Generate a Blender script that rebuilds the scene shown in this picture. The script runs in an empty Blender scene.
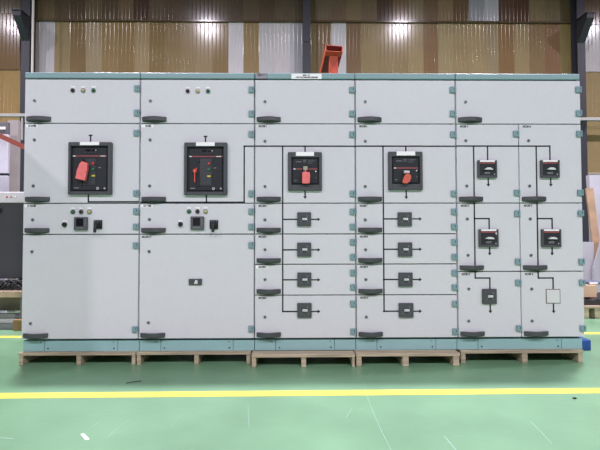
import bpy, bmesh, math, random
from mathutils import Matrix, Vector
random.seed(7)
scn = bpy.context.scene
COL = scn.collection

# ------------------------------------------------------------------ camera
F = 475.0
CAM = Vector((0, -3.7513, 0.9805))
PITCH, YAW, ROLL = math.radians(1.6703), math.radians(-0.7773), math.radians(0.0964)
ROT = Matrix.Rotation(YAW, 3, 'Z') @ Matrix.Rotation(PITCH, 3, 'X') @ Matrix.Rotation(ROLL, 3, 'Y')
cd = bpy.data.cameras.new('camera'); cam = bpy.data.objects.new('camera', cd); COL.objects.link(cam)
cd.sensor_width = 36; cd.lens = 36 * F / 600; cd.clip_end = 200
cam.matrix_world = Matrix.Translation(CAM) @ (ROT @ Matrix.Rotation(math.pi / 2, 3, 'X')).to_4x4()
scn.camera = cam

def at(px, py, Y=0.0):
    """the real point on the vertical plane at distance Y"""
    d = ROT @ Vector(((px - 300) / F, 1, (225 - py) / F))
    return CAM + d * ((Y - CAM.y) / d.y)
def fl(px, py):
    d = ROT @ Vector(((px - 300) / F, 1, (225 - py) / F))
    return CAM + d * (-CAM.z / d.z)
def rect(x0, x1, y0, y1, Y=0.0):
    xm, ym = (x0 + x1) / 2, (y0 + y1) / 2
    return at(x0, ym, Y).x, at(x1, ym, Y).x, at(xm, y1, Y).z, at(xm, y0, Y).z

# ------------------------------------------------------------------ materials
def lin(c):
    return tuple(((v / 255) / 12.92 if v / 255 <= 0.04045 else ((v / 255 + 0.055) / 1.055) ** 2.4) for v in c)
MATS = {}
def mat(name, rgb, rough=0.5, metal=0.0, var=0.05, scale=6.0, bump=0.0, spec=0.5, emit=0.0):
    if name in MATS: return MATS[name]
    m = bpy.data.materials.new(name); m.use_nodes = True
    nt = m.node_tree; b = nt.nodes['Principled BSDF']
    c = lin(rgb)
    b.inputs['Roughness'].default_value = rough
    b.inputs['Metallic'].default_value = metal
    b.inputs['Specular IOR Level'].default_value = spec
    tc = nt.nodes.new('ShaderNodeTexCoord'); n = nt.nodes.new('ShaderNodeTexNoise')
    n.inputs['Scale'].default_value = scale; n.inputs['Detail'].default_value = 4
    nt.links.new(tc.outputs['Object'], n.inputs['Vector'])
    r = nt.nodes.new('ShaderNodeValToRGB')
    r.color_ramp.elements[0].position = 0.3; r.color_ramp.elements[1].position = 0.7
    r.color_ramp.elements[0].color = tuple(v * (1 - var) for v in c) + (1,)
    r.color_ramp.elements[1].color = tuple(min(1, v * (1 + var)) for v in c) + (1,)
    nt.links.new(n.outputs['Fac'], r.inputs['Fac'])
    nt.links.new(r.outputs['Color'], b.inputs['Base Color'])
    if bump:
        bp = nt.nodes.new('ShaderNodeBump'); bp.inputs['Strength'].default_value = bump; bp.inputs['Distance'].default_value = 0.01
        nt.links.new(n.outputs['Fac'], bp.inputs['Height']); nt.links.new(bp.outputs['Normal'], b.inputs['Normal'])
    if emit:
        b.inputs['Emission Color'].default_value = c + (1,); b.inputs['Emission Strength'].default_value = emit
    MATS[name] = m
    return m
def wood(name, rgb, sc=(3, 30, 60)):
    if name in MATS: return MATS[name]
    m = mat(name, rgb, 0.75, var=0.3, scale=1.0, bump=0.3)
    nt = m.node_tree
    tc = [n for n in nt.nodes if n.type == 'TEX_COORD'][0]; n = [n for n in nt.nodes if n.type == 'TEX_NOISE'][0]
    mp = nt.nodes.new('ShaderNodeMapping'); mp.inputs['Scale'].default_value = sc
    nt.links.new(tc.outputs['Object'], mp.inputs['Vector']); nt.links.new(mp.outputs['Vector'], n.inputs['Vector'])
    return m

GREY = mat('light_grey_paint', (212, 213, 218), 0.42, var=0.015, scale=40)
TEAL = mat('teal_paint', (132, 164, 168), 0.45, var=0.02)
HINGE = mat('teal_hinge', (122, 153, 159), 0.4, var=0.03)
GASKET = mat('dark_gasket', (38, 42, 46), 0.7)
SLATE = mat('slate_plastic', (72, 75, 79), 0.42, var=0.04)
DARK = mat('charcoal_plastic', (62, 64, 69), 0.5, var=0.04)
DEEP = mat('black_recess', (30, 32, 36), 0.55)
BFACE = mat('breaker_face', (46, 48, 53), 0.6, var=0.05, spec=.25)
BPAN = mat('breaker_control', (58, 61, 66), 0.4)
BLACK = mat('black_tape', (22, 23, 25), 0.55)
WHITE = mat('white_label', (250, 250, 251), 0.5, var=0.005)
OFFW = mat('grey_label', (214, 216, 217), 0.5, var=0.01)
INK = mat('ink', (35, 36, 38), 0.6)
PALEINK = mat('pale_ink', (150, 152, 155), 0.6)
STEEL = mat('steel', (150, 153, 156), 0.32, metal=0.7)
DSTEEL = mat('lock_insert', (60, 62, 64), 0.4, metal=0.4)
REDLINE = mat('red_line', (146, 74, 76), 0.55)
REDBTN = mat('red_button', (215, 60, 50), 0.4)
GRNBTN = mat('green_button', (30, 120, 80), 0.4)
YELBTN = mat('yellow_flag', (205, 190, 70), 0.5)
LRED = mat('dark_red_lens', (52, 22, 28), 0.25)
LYEL = mat('yellow_lens', (188, 182, 130), 0.25)
LGRN = mat('green_lens', (34, 100, 70), 0.25)
PINK = mat('pink_tag', (238, 118, 118), 0.55, var=0.12, scale=25)
SALMON = mat('salmon_tag', (208, 96, 78), 0.55, var=0.1, scale=25)
BEIGE = mat('beige_toggle', (165, 160, 145), 0.5)
WOODA = wood('pale_pine', (188, 174, 148))
WOODB = wood('weathered_pine', (176, 163, 138))
SCREEN = mat('meter_screen', (26, 24, 30), 0.2)

# ------------------------------------------------------------------ mesh builder
class MB:
    def __init__(s): s.bm = bmesh.new()
    def face(s, vs, mi=0):
        try: f = s.bm.faces.new(vs); f.material_index = mi; return f
        except ValueError: return None
    def box(s, x0, x1, y0, y1, z0, z1, bev=0.0, mi=0, seg=1):
        if x1 < x0: x0, x1 = x1, x0
        if z1 < z0: z0, z1 = z1, z0
        v = [s.bm.verts.new(p) for p in ((x0,y0,z0),(x1,y0,z0),(x1,y1,z0),(x0,y1,z0),(x0,y0,z1),(x1,y0,z1),(x1,y1,z1),(x0,y1,z1))]
        fs = [s.face([v[i] for i in q], mi) for q in ((0,3,2,1),(4,5,6,7),(0,1,5,4),(1,2,6,5),(2,3,7,6),(3,0,4,7))]
        if bev:
            es = list({e for f in fs for e in f.edges})
            r = bmesh.ops.bevel(s.bm, geom=es, offset=bev, segments=seg, affect='EDGES', profile=0.5)
            for f in r['faces']: f.material_index = mi
        return s
    def prism(s, pts, a0, a1, axis='y', mi=0):
        """extrude a 2-D outline; axis y: pts are (x,z); axis z: pts are (x,y); axis x: pts are (y,z)"""
        mk = {'y': lambda p, a: (p[0], a, p[1]), 'z': lambda p, a: (p[0], p[1], a), 'x': lambda p, a: (a, p[0], p[1])}[axis]
        A = [s.bm.verts.new(mk(p, a0)) for p in pts]; B = [s.bm.verts.new(mk(p, a1)) for p in pts]
        s.face(A, mi); s.face(B[::-1], mi)
        n = len(pts)
        for i in range(n): s.face([A[i], B[i], B[(i+1) % n], A[(i+1) % n]], mi)
        return s
    def cyl(s, c, r, d, axis='y', seg=20, mi=0, r2=None):
        """cylinder from c along axis for length d; r2 gives the far radius"""
        r2 = r if r2 is None else r2
        ring = lambda R, t: [s.bm.verts.new({'y': (c[0]+R*math.cos(a), c[1]+t, c[2]+R*math.sin(a)),
                 'z': (c[0]+R*math.cos(a), c[1]+R*math.sin(a), c[2]+t),
                 'x': (c[0]+t, c[1]+R*math.cos(a), c[2]+R*math.sin(a))}[axis]) for a in [2*math.pi*i/seg for i in range(seg)]]
        A, B = ring(r, 0), ring(r2, d)
        s.face(A, mi); s.face(B[::-1], mi)
        for i in range(seg): s.face([A[i], B[i], B[(i+1) % seg], A[(i+1) % seg]], mi)
        return s
    def dome(s, c, r, h, seg=18, rings=5, mi=0):
        """dome bulging towards the viewer (-y)"""
        prev = None
        for k in range(rings + 1):
            t = k / rings * math.pi / 2
            R = r * math.cos(t); y = c[1] - h * math.sin(t)
            cur = [s.bm.verts.new((c[0], y, c[2]))] if k == rings else [s.bm.verts.new((c[0]+R*math.cos(a), y, c[2]+R*math.sin(a))) for a in [2*math.pi*i/seg for i in range(seg)]]
            if prev:
                for i in range(seg):
                    f = s.face([prev[i], prev[(i+1) % seg], cur[0]] if len(cur) == 1 else [prev[i], prev[(i+1) % seg], cur[(i+1) % seg], cur[i]], mi)
                    if f: f.smooth = True
            prev = cur
        return s
    def tube(s, pts, r, seg=8, mi=0):
        pts = [Vector(p) for p in pts]; prev = None; up = Vector((0.13, 0.27, 0.95)).normalized()
        for i, p in enumerate(pts):
            t = (pts[min(i+1, len(pts)-1)] - pts[max(i-1, 0)]).normalized()
            a = t.cross(up).normalized(); b = t.cross(a)
            cur = [s.bm.verts.new(p + (a*math.cos(q) + b*math.sin(q))*r) for q in [2*math.pi*k/seg for k in range(seg)]]
            if prev:
                for k in range(seg):
                    f = s.face([prev[k], prev[(k+1) % seg], cur[(k+1) % seg], cur[k]], mi)
                    if f: f.smooth = True
            else: s.face(cur[::-1], mi)
            prev = cur
        s.face(prev, mi)
        return s
    def bar(s, p, q, w, h, mi=0):
        """rectangular bar between two points"""
        p, q = Vector(p), Vector(q); t = (q - p).normalized()
        a = t.cross(Vector((0, 1, 0))).normalized(); b = t.cross(a).normalized()
        A = [s.bm.verts.new(p + a*i*h/2 + b*j*w/2) for i, j in ((-1,-1),(1,-1),(1,1),(-1,1))]
        B = [s.bm.verts.new(q + a*i*h/2 + b*j*w/2) for i, j in ((-1,-1),(1,-1),(1,1),(-1,1))]
        s.face(A, mi); s.face(B[::-1], mi)
        for i in range(4): s.face([A[i], B[i], B[(i+1) % 4], A[(i+1) % 4]], mi)
        return s
    def text(s, body, x, y, z, size, mi=1, align='LEFT', width=None):
        cu = bpy.data.curves.new('lettering', 'FONT'); cu.body = body; cu.size = size; cu.align_x = align; cu.align_y = 'CENTER'
        cu.resolution_u = 2; cu.offset = size*.06
        ob = bpy.data.objects.new('lettering', cu); COL.objects.link(ob); bpy.context.view_layer.update()
        me = bpy.data.meshes.new_from_object(ob.evaluated_get(bpy.context.evaluated_depsgraph_get()))
        xs = [v.co.x for v in me.vertices] or [0, 1]
        k = 1.0 if not width else width / max(1e-6, max(xs) - min(xs))
        ox = 0 if align == 'CENTER' else -min(xs)
        old = set(s.bm.faces)
        for v in me.vertices: v.co = (x + (v.co.x + ox) * k, y, z + v.co.y)
        s.bm.from_mesh(me)
        for f in s.bm.faces:
            if f not in old: f.material_index = mi
        bpy.data.objects.remove(ob); bpy.data.curves.remove(cu); bpy.data.meshes.remove(me)
        return s
    def mesh(s, name, mats, origin=(0, 0, 0), fix=True):
        if fix: bmesh.ops.recalc_face_normals(s.bm, faces=[f for f in s.bm.faces if len(f.edges) and all(len(e.link_faces) > 1 for e in f.edges)])
        bmesh.ops.translate(s.bm, verts=s.bm.verts, vec=-Vector(origin))
        me = bpy.data.meshes.new(name); s.bm.to_mesh(me); s.bm.free()
        for m in (mats if isinstance(mats, (list, tuple)) else [mats]): me.materials.append(m)
        return me
    def build(s, name, mats, parent=None, origin=None, label=None):
        o0 = Vector(origin) if origin is not None else (world_loc(parent) if parent else Vector((0, 0, 0)))
        o = bpy.data.objects.new(name, s.mesh(name, mats, o0)); COL.objects.link(o)
        if parent: o.parent = parent; o.location = o0 - world_loc(parent)
        else: o.location = o0
        if label: o['label'] = label
        return o
def world_loc(o):
    v = Vector((0, 0, 0))
    while o: v += o.location; o = o.parent
    return v
def share(name, me, loc, parent, label=None):
    o = bpy.data.objects.new(name, me); COL.objects.link(o); o.parent = parent
    o.location = Vector(loc) - world_loc(parent)
    if label: o['label'] = label
    return o
def tag(o, label=None, cat=None, group=None, kind=None):
    if label: o['label'] = label
    if cat: o['category'] = cat
    if group: o['group'] = group
    if kind: o['kind'] = kind
    return o
def empty(name, loc, label, cat, group=None):
    o = bpy.data.objects.new(name, None); COL.objects.link(o); o.location = loc; o.empty_display_size = 0.1
    return tag(o, label, cat, group)

# ------------------------------------------------------------------ shared little meshes
L = 0.19
def handle_mesh():
    m = MB(); N = 12
    out = [(0, 0), (0, -0.011)] + [(L*i/N, -0.011 - 0.033*math.sin(math.pi*i/N)) for i in range(1, N)] + [(L, -0.011), (L, 0)]
    inn = [(L-0.03 - (L-0.06)*i/N, -0.027*math.sin(math.pi*i/N)) for i in range(0, N+1)]
    m.prism(out + inn, 0.0, 0.031, axis='z')
    m.prism([(.004, .012), (.004, .0)] + [(.004+(L-.008)*i/N, -.004-.010*math.sin(math.pi*i/N)) for i in range(N+1)] + [(L-.004, .0), (L-.004, .012)], -.006, 0.0, mi=1)  # dark lens-shaped plate standing in for the handle's shadow on the door
    return m.mesh('handle', [SLATE, mat('handle_shade_plate', (84, 92, 90), .5)])
def lock_mesh():
    m = MB()
    m.cyl((0, 0, 0), 0.0125, -0.004, mi=0).cyl((0, -0.004, 0), 0.0095, -0.003, mi=0)
    m.cyl((0, -0.0045, 0.0005), 0.0068, -0.0030, mi=1)
    m.box(-0.0012, 0.0012, -0.0085, -0.006, -0.006, 0.006, mi=0)
    return m.mesh('lock', [STEEL, DSTEEL])
def hinge_mesh():
    m = MB()
    m.box(-0.026, 0.018, -0.016, 0.0, -0.024, 0.024, bev=0.004, seg=2)
    m.cyl((0.012, -0.012, -0.024), 0.008, 0.048, axis='z', seg=12)
    m.box(0.003, 0.0065, -0.0175, -0.015, -0.004, 0.012, mi=1)
    return m.mesh('hinge', [HINGE, GASKET])
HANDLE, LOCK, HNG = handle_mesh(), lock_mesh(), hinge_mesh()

# ------------------------------------------------------------------ switchboard
X = [-2.1225, -1.2143, -0.3095, 0.4909, 1.2952, 2.2998]
XM = 1.7997
ZB, ZP, Z3, Z2, Z1, ZT, ZTOP = 0.10, 0.1997, 1.0187, 1.2627, 1.8957, 2.2490, 2.30
Zq, Zr = at(300, 264.3).z, at(300, 295.2).z          # module seams
Z5 = at(520, 271.4).z
DEPTH = 0.98

def cabinet(i, label):
    xa, xb = X[i] + 0.002, X[i+1] - 0.002
    root = empty('switchgear_cabinet', ((xa+xb)/2, DEPTH/2, ZB), label, 'electrical cabinet', 'switchgear cabinets in one lineup')
    m = MB(); m.box(xa+0.002, xb-0.002, 0.022, DEPTH, ZP, ZTOP-0.02, mi=0)
    m.box(xa, xa+0.002, 0.012, 0.03, ZP, ZT, mi=1).box(xb-0.002, xb, 0.012, 0.03, ZP, ZT, mi=1)
    if i == 0: m.box(xa-0.001, xa+0.004, 0.021, DEPTH, ZP, ZTOP-0.02, mi=1)
    if i == 4: m.box(xb-0.004, xb+0.001, 0.021, DEPTH, ZP, ZTOP-0.02, mi=1)
    m.build('body', [GASKET, GREY], root)
    m = MB(); m.box(xa, xb, -0.006, 0.05, ZT+0.006, ZTOP, bev=0.004).box(xa, xb, 0.0, DEPTH, ZTOP-0.03, ZTOP-0.002)
    m.build('roof_strip', TEAL, root)
    # plinth: two corner pieces and a middle cover with screws
    m = MB()
    w = 0.165
    for a, b in ((xa, xa+w), (xa+w+0.0025, xb-w-0.0025), (xb-w, xb)):
        m.box(a, b, 0.026, 0.06, ZB, ZP-0.014, bev=0.002)
    m.box(xa+0.01, xb-0.01, 0.06, DEPTH, ZB, ZP, mi=0)
    for sx in (xa+w+0.03, xb-w-0.03):
        m.cyl((sx, 0.026, ZB+0.024), 0.006, -0.003, seg=10, mi=1)
    for sx in (xa+w-0.03, xb-w-0.035): m.cyl((sx, 0.026, ZP-0.028), 0.004, -0.003, seg=10, mi=1)
    m.build('plinth', [mat('plinth_teal', (146, 184, 185), .45, var=.03), DSTEEL], root)
    return root

def door(root, xa, xb, z0, z1, hx=True, locks=(), hinges=(), text=None, tw=None, bg=None, tx=0.03):
    g = 0.0035
    m = MB(); m.box(xa+(0.003 if xa == XM else .002 if xa == X[0] else .006), xb-(0.003 if xb == XM else -.002 if xb == X[5] else .005), 0.0, 0.020, z0+g, z1-g, bev=0.0025)
    d = m.build('door', GREY, root)
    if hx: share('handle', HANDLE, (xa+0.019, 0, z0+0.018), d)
    for px, py in locks:
        p = at(px, py); share('lock', LOCK, (p.x, 0, p.z), d)
    for py in hinges:
        share('hinge', HNG, (xb-(0.020 if xb != X[5] else .012), 0, at(300 + xb*128, py).z), d)
    if text:
        m = MB(); lx0, lx1 = xa+0.013, xa+0.105
        m.box(lx0, lx1, -0.0015, 0.0, z1-0.032, z1-0.011)
        w = tw or 0.062
        m.text(text, lx0 + (0.022 if not tx else tx - 0.013 + 0.004), -0.0022, z1-0.0215, 0.021, width=w)
        m.build('name_label', [bg or OFFW, INK], d)
    return d

class Mimic:
    """black tape runs; every connected run becomes one part"""
    def __init__(s): s.p = []
    def build(s, name, mt, root):
        n = len(s.p); g = list(range(n)); e = .001
        def find(i):
            while g[i] != i: i = g[i]
            return i
        for i in range(n):
            for j in range(i):
                a, b = s.p[i][0], s.p[j][0]
                if a[0]-e <= b[1] and b[0]-e <= a[1] and a[2]-e <= b[3] and b[2]-e <= a[3]: g[find(i)] = find(j)
        for r in sorted({find(i) for i in range(n)}):
            m = MB()
            for i in range(n):
                if find(i) == r: m.prism(s.p[i][1], -.0012 if len(s.p[i][1]) == 4 else -.0014, 0.0)
            m.build(name, mt, root)
def line(mb, pts, w=0.0110):
    for (a, b) in zip(pts, pts[1:]):
        A, B = at(*a), at(*b)
        x0, x1 = min(A.x, B.x), max(A.x, B.x); z0, z1 = min(A.z, B.z), max(A.z, B.z)
        if x1 - x0 > z1 - z0: zc = (A.z+B.z)/2; x0 -= w/2; x1 += w/2; z0, z1 = zc-w/2, zc+w/2
        else: xc = (A.x+B.x)/2; z0 -= w/2; z1 += w/2; x0, x1 = xc-w/2, xc+w/2
        mb.p.append(((x0, x1, z0, z1), [(x0, z0), (x1, z0), (x1, z1), (x0, z1)]))
def arrow(mb, px, py, d, s=0.019):
    c = at(px, py)
    t = {'r': ((0,-1),(0,1),(1.4,0)), 'd': ((-1,0),(1,0),(0,-1.4)), 'u': ((-1,0),(1,0),(0,1.0))}[d]
    P = [(c.x+a*s*0.8, c.z+b*s*0.8) for a, b in t]
    mb.p.append(((min(p[0] for p in P), max(p[0] for p in P), min(p[1] for p in P), max(p[1] for p in P)), P))

def lamp(root, px, py, lens, r=0.0145):
    p = at(px, py, -.015); m = MB()
    m.cyl((p.x, 0, p.z), r+0.004, -0.006, seg=20, mi=1).dome((p.x, -0.006, p.z), r, 0.016, mi=0)
    o = m.build('indicator_lamp', [lens, STEEL], root)
    m = MB(); m.box(p.x-0.016, p.x+0.016, -0.003, 0, p.z+0.021, p.z+0.035, bev=0.001)
    m.build('legend_plate', WHITE, o)
    return o
def meter(root, px0, px1, py0, py1):
    x0, x1, z0, z1 = rect(px0, px1, py0, py1, -.022); m = MB()
    m.box(x0, x1, -0.022, 0, z0, z1, bev=0.006, seg=2, mi=0)
    o = m.build('power_meter', [mat('meter_case', (84, 87, 92), 0.4)], root)
    w, h = x1-x0, z1-z0
    m = MB(); m.box(x0+w*.19, x0+w*.72, -0.0235, -0.021, z0+h*.30, z0+h*.89); m.build('screen', SCREEN, o)
    m = MB()
    for k in range(4): m.box(x0+w*.82, x0+w*.90, -0.0245, -0.021, z0+h*(.34+.14*k), z0+h*(.40+.14*k), bev=0.0006)
    for k in range(4): m.box(x0+w*(.20+.15*k), x0+w*(.28+.15*k), -0.0245, -0.021, z0+h*.14, z0+h*.20, bev=0.0006)
    m.build('keypad', PALEINK, o)
def knob(root, px, py):
    p = at(px, py, -.02); m = MB()
    m.cyl((p.x, 0, p.z), 0.0185, -0.010, mi=1).cyl((p.x, -0.010, p.z), 0.016, -0.016, r2=0.0135)
    m.box(p.x-0.003, p.x+0.003, -0.038, -0.02, p.z-0.012, p.z+0.014, bev=0.001)
    o = m.build('selector_knob', [DEEP, DSTEEL], root)
    m = MB(); m.box(p.x-0.017, p.x+0.017, -0.003, 0, p.z+0.0205, p.z+0.034); m.build('legend_plate', WHITE, o)
def rotary(root, px0, px1, py0, py1, hx, hy0, hy1):
    x0, x1, z0, z1 = rect(px0, px1, py0, py1, -.012); m = MB()
    m.box(x0, x1, -0.012, 0, z0, z1, bev=0.004, seg=2)
    cx, cz = (x0+x1)/2, (z0+z1)/2
    m.cyl((cx, -0.012, cz), 0.024, -0.012)
    for a in (.2, .5, .8): m.box(x0+(x1-x0)*a-.003, x0+(x1-x0)*a+.003, -0.0135, -0.011, z1-0.012, z1-0.007, mi=1)
    o = m.build('rotary_switch', [DEEP, PALEINK], root)
    h = at(hx, hy1, -.06); m = MB()
    m.cyl((cx, -0.024, cz), 0.015, -0.022)
    m.bar((cx, -0.044, cz+0.006), (h.x, -0.052, h.z+0.020), 0.016, 0.018)
    m.box(h.x-0.010, h.x+0.010, -0.062, -0.042, h.z, h.z+0.034, bev=0.003)
    m.build('switch_handle', DEEP, o)

def air_breaker(root, fx0, fx1, fy0, fy1, ix0, ix1, iy0, iy1, lab, redy, pan, btn, wx, label):
    x0, x1, z0, z1 = rect(fx0, fx1, fy0, fy1, -.03); a0, a1, b0, b1 = rect(ix0, ix1, iy0, iy1, -.02)
    m = MB()
    m.box(x0, a0, -0.030, 0, z0, z1, bev=0.004).box(a1, x1, -0.030, 0, z0, z1, bev=0.004)
    m.box(a0-.004, a1+.004, -0.030, 0, z0, b0, bev=0.003).box(a0-.004, a1+.004, -0.030, 0, b1, z1, bev=0.003)
    o = m.build('air_circuit_breaker', [SLATE], root, label=label)
    w, h = a1-a0, b1-b0
    m = MB(); m.box(a0-.004, a1+.004, -0.003, 0, b0-.004, b1+.004, mi=1)
    m.box(a0+.014, a1-.012, -0.012, -0.002, b0+.010, b1-.010, bev=0.003, mi=0)
    for sx in (a0+.024, a1-.022):
        for sz in (b0+.05, b1-.022): m.cyl((sx, -.012, sz), .004, -.002, seg=8, mi=1)
    m.box(a0+.022, a0+.060, -.0126, -.011, b0+.026, b0+.031, mi=2)
    m.build('front_cover', [BFACE, DEEP, PALEINK], o)
    r0, r1, q0, q1 = rect(ix0+2, ix1-1, redy-.55, redy+.55, -.014); m = MB()
    m.box(r0, r1, -0.0140, -0.011, q0, q1, mi=0)
    m.box(r0, r0+.02, -.0144, -.011, q0, q1, mi=1).box(r1-.05, r1-.012, -.0144, -.011, q0+.001, q1-.001, mi=1)
    m.build('red_stripe', [REDLINE, OFFW], o)
    # trip unit with display
    c0, c1, e0, e1 = rect(ix0+13.5, ix0+26.5, iy0+2.6, iy0+7.4, -.015); m = MB()
    m.box(c0, c1, -0.015, -0.011, e0, e1, bev=.002)
    for k in range(5): m.box(c0+.006+k*.019, c0+.018+k*.019, -.0165, -.014, e0+.004, e0+.010, mi=1)
    m.box(c0+.010, c0+.050, -.0162, -.014, e0+.015, e1-.005, mi=2).box(c0+.058, c0+.085, -.0162, -.014, e0+.017, e1-.007, mi=2)
    m.cyl((c1-.012, -.014, e1-.012), .0035, -.003, seg=8, mi=3)
    m.build('trip_unit', [DEEP, BPAN, SCREEN, WHITE], o)
    c0, c1, e0, e1 = rect(*pan, -.017); m = MB(); m.box(c0, c1, -0.017, -0.011, e0, e1, bev=.003)
    m.box(c0+.008, c1-.008, -.0185, -.016, e0+.006, e0+(e1-e0)*.30, bev=.001)
    m.box(c0-.020, c0, -.021, -.011, e0, e0+.05, mi=1).box(c0-.018, c0-.002, -.021, -.011, e1-.03, e1-.01, mi=1).build('control_panel', [BPAN, DEEP], o)
    for (bx, by), mt, nm in zip(btn[:2], (REDBTN, GRNBTN), ('red', 'green')):
        p = at(bx, by, -.02); m = MB()
        m.box(p.x-.0125, p.x+.0125, -.021, -.016, p.z-.0125, p.z+.0125, bev=.002, mi=1)
        m.cyl((p.x, -.021, p.z), .0095, -.006, seg=16).build('push_button', [mt, BPAN], o, label=nm + ' push button')
    p = at(*btn[2], -.018); m = MB(); m.box(p.x-.015, p.x+.013, -.019, -.016, p.z-.006, p.z+.006).build('status_flag', YELBTN, o)
    m = MB()
    p = at(*wx[0], -.014); m.cyl((p.x, -.012, p.z), .010, -.004, mi=0, seg=14).cyl((p.x, -.0155, p.z), .005, -.002, mi=1, seg=10)
    m.box(p.x+.018, p.x+.034, -.0145, -.011, p.z-.007, p.z+.007, mi=1)
    p = at(*wx[1], -.014); m.box(p.x-.008, p.x+.008, -.015, -.011, p.z-.0025, p.z+.0025).box(p.x-.0025, p.x+.0025, -.015, -.011, p.z-.008, p.z+.008)
    p = at(btn[1][0]+6.3, btn[1][1]-1.5, -.013); m.box(p.x-.01, p.x+.01, -.0135, -.011, p.z-.002, p.z+.002, mi=2)
    m.build('charging_socket', [OFFW, DEEP, PALEINK], o)
    l0, l1, k0, k1 = rect(*lab, -.032); m = MB(); m.box(l0, l1, -.0325, -.029, k0, k1); m.build('blank_label', WHITE, o)
    return o

def moulded_breaker(root, fx0, fx1, fy0, fy1, ix0, ix1, iy0, iy1, lab, redy, tog, pale, label):
    x0, x1, z0, z1 = rect(fx0, fx1, fy0, fy1, -.026); a0, a1, b0, b1 = rect(ix0, ix1, iy0, iy1, -.02)
    m = MB()
    m.box(x0, a0, -0.026, 0, z0, z1, bev=0.004).box(a1, x1, -0.026, 0, z0, z1, bev=0.004)
    m.box(a0-.004, a1+.004, -0.026, 0, z0, b0, bev=0.003).box(a0-.004, a1+.004, -0.026, 0, b1, z1, bev=0.003)
    o = m.build('moulded_case_breaker', [SLATE], root, label=label)
    m = MB(); m.box(a0-.004, a1+.004, -0.003, 0, b0-.004, b1+.004, mi=1)
    m.box(a0+.008, a1-.008, -0.016, -0.002, b0+.008, b1-.008, bev=0.003, mi=0)
    zt = b1-.034; w = a1-a0
    m.box(a0+.034, a0+.034+w*.2, -.0168, -.0155, zt-.004, zt+.003, mi=2)
    for k in range(3): m.box(a0+w*(.42+.045*k), a0+w*(.435+.045*k), -.0168, -.0155, zt-.008, zt+.012, mi=2)
    m.box(a0+w*.42, a0+w*.54, -.0168, -.0155, zt+.012, zt+.015, mi=2)
    for k in range(3): m.box(a0+w*.6, a0+w*(.86-.05*k), -.0168, -.0155, zt+.010-k*.011, zt+.0125-k*.011, mi=2)
    m.cyl((a1-.024, -.016, b0+.105), .005, -.002, seg=8, mi=3).cyl((a1-.024, -.016, b0+.056), .004, -.002, seg=8, mi=2)
    m.box(a0+.022, a0+.042, -.0168, -.0155, b0+.030, b0+.036, mi=2)
    m.build('front_cover', [BFACE, DEEP, mat('faint_print', (110, 113, 120), .6), WHITE], o)
    r0, r1, q0, q1 = rect(ix0+1.8, ix1-1.6, redy-.6, redy+.6, -.018); m = MB()
    m.box(r0, r1, -0.0180, -0.015, q0, q1, mi=0).box(r0, r0+.016, -.0184, -.015, q0, q1, mi=1); m.build('red_stripe', [REDLINE, OFFW], o)
    t0, t1, s0, s1 = rect(*tog, -.045); m = MB()
    m.box(t0-.006, t1+.006, -.022, -.015, s0-.008, s1+.004, bev=.002, mi=1)
    m.box(t0, t1, -.050, -.018, s0, s1, bev=.003, mi=0)
    m.build('toggle', [pale, DEEP], o)
    l0, l1, k0, k1 = rect(*lab, -.028); m = MB(); m.box(l0, l1, -.0285, -.025, k0, k1); m.build('blank_label', WHITE, o)
    return o

def small_breaker(root, px0, px1, py0, py1):
    x0, x1, z0, z1 = rect(px0, px1, py0, py1, -.02); m = MB(); w, h = x1-x0, z1-z0
    m.box(x0, x1, -.020, 0, z0, z1, bev=.003)
    m.box(x0+w*.28, x1-w*.22, -.0205, -.019, z0+h*.28, z1-h*.30, mi=1)
    m.cyl((x0+w*.72, -.020, z0+h*.72), .004, -.002, seg=8, mi=2).cyl((x0+w*.3, -.020, z0+h*.32), .0035, -.0015, seg=8, mi=2).cyl((x0+w*.74, -.020, z0+h*.32), .0035, -.0015, seg=8, mi=2)
    o = m.build('moulded_case_breaker', [SLATE, BPAN, PALEINK], root)
    m = MB(); cx, cz = (x0+x1)/2+w*.03, (z0+z1)/2
    m.box(cx-w*.17, cx+w*.19, -.026, -.018, cz-h*.08, cz+h*.09, bev=.002, mi=0)
    m.box(cx-w*.10, cx+w*.05, -.036, -.02, cz-h*.05, cz+h*.08, bev=.002, mi=0)
    m.build('toggle', [OFFW, PALEINK], o)
    return o
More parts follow.
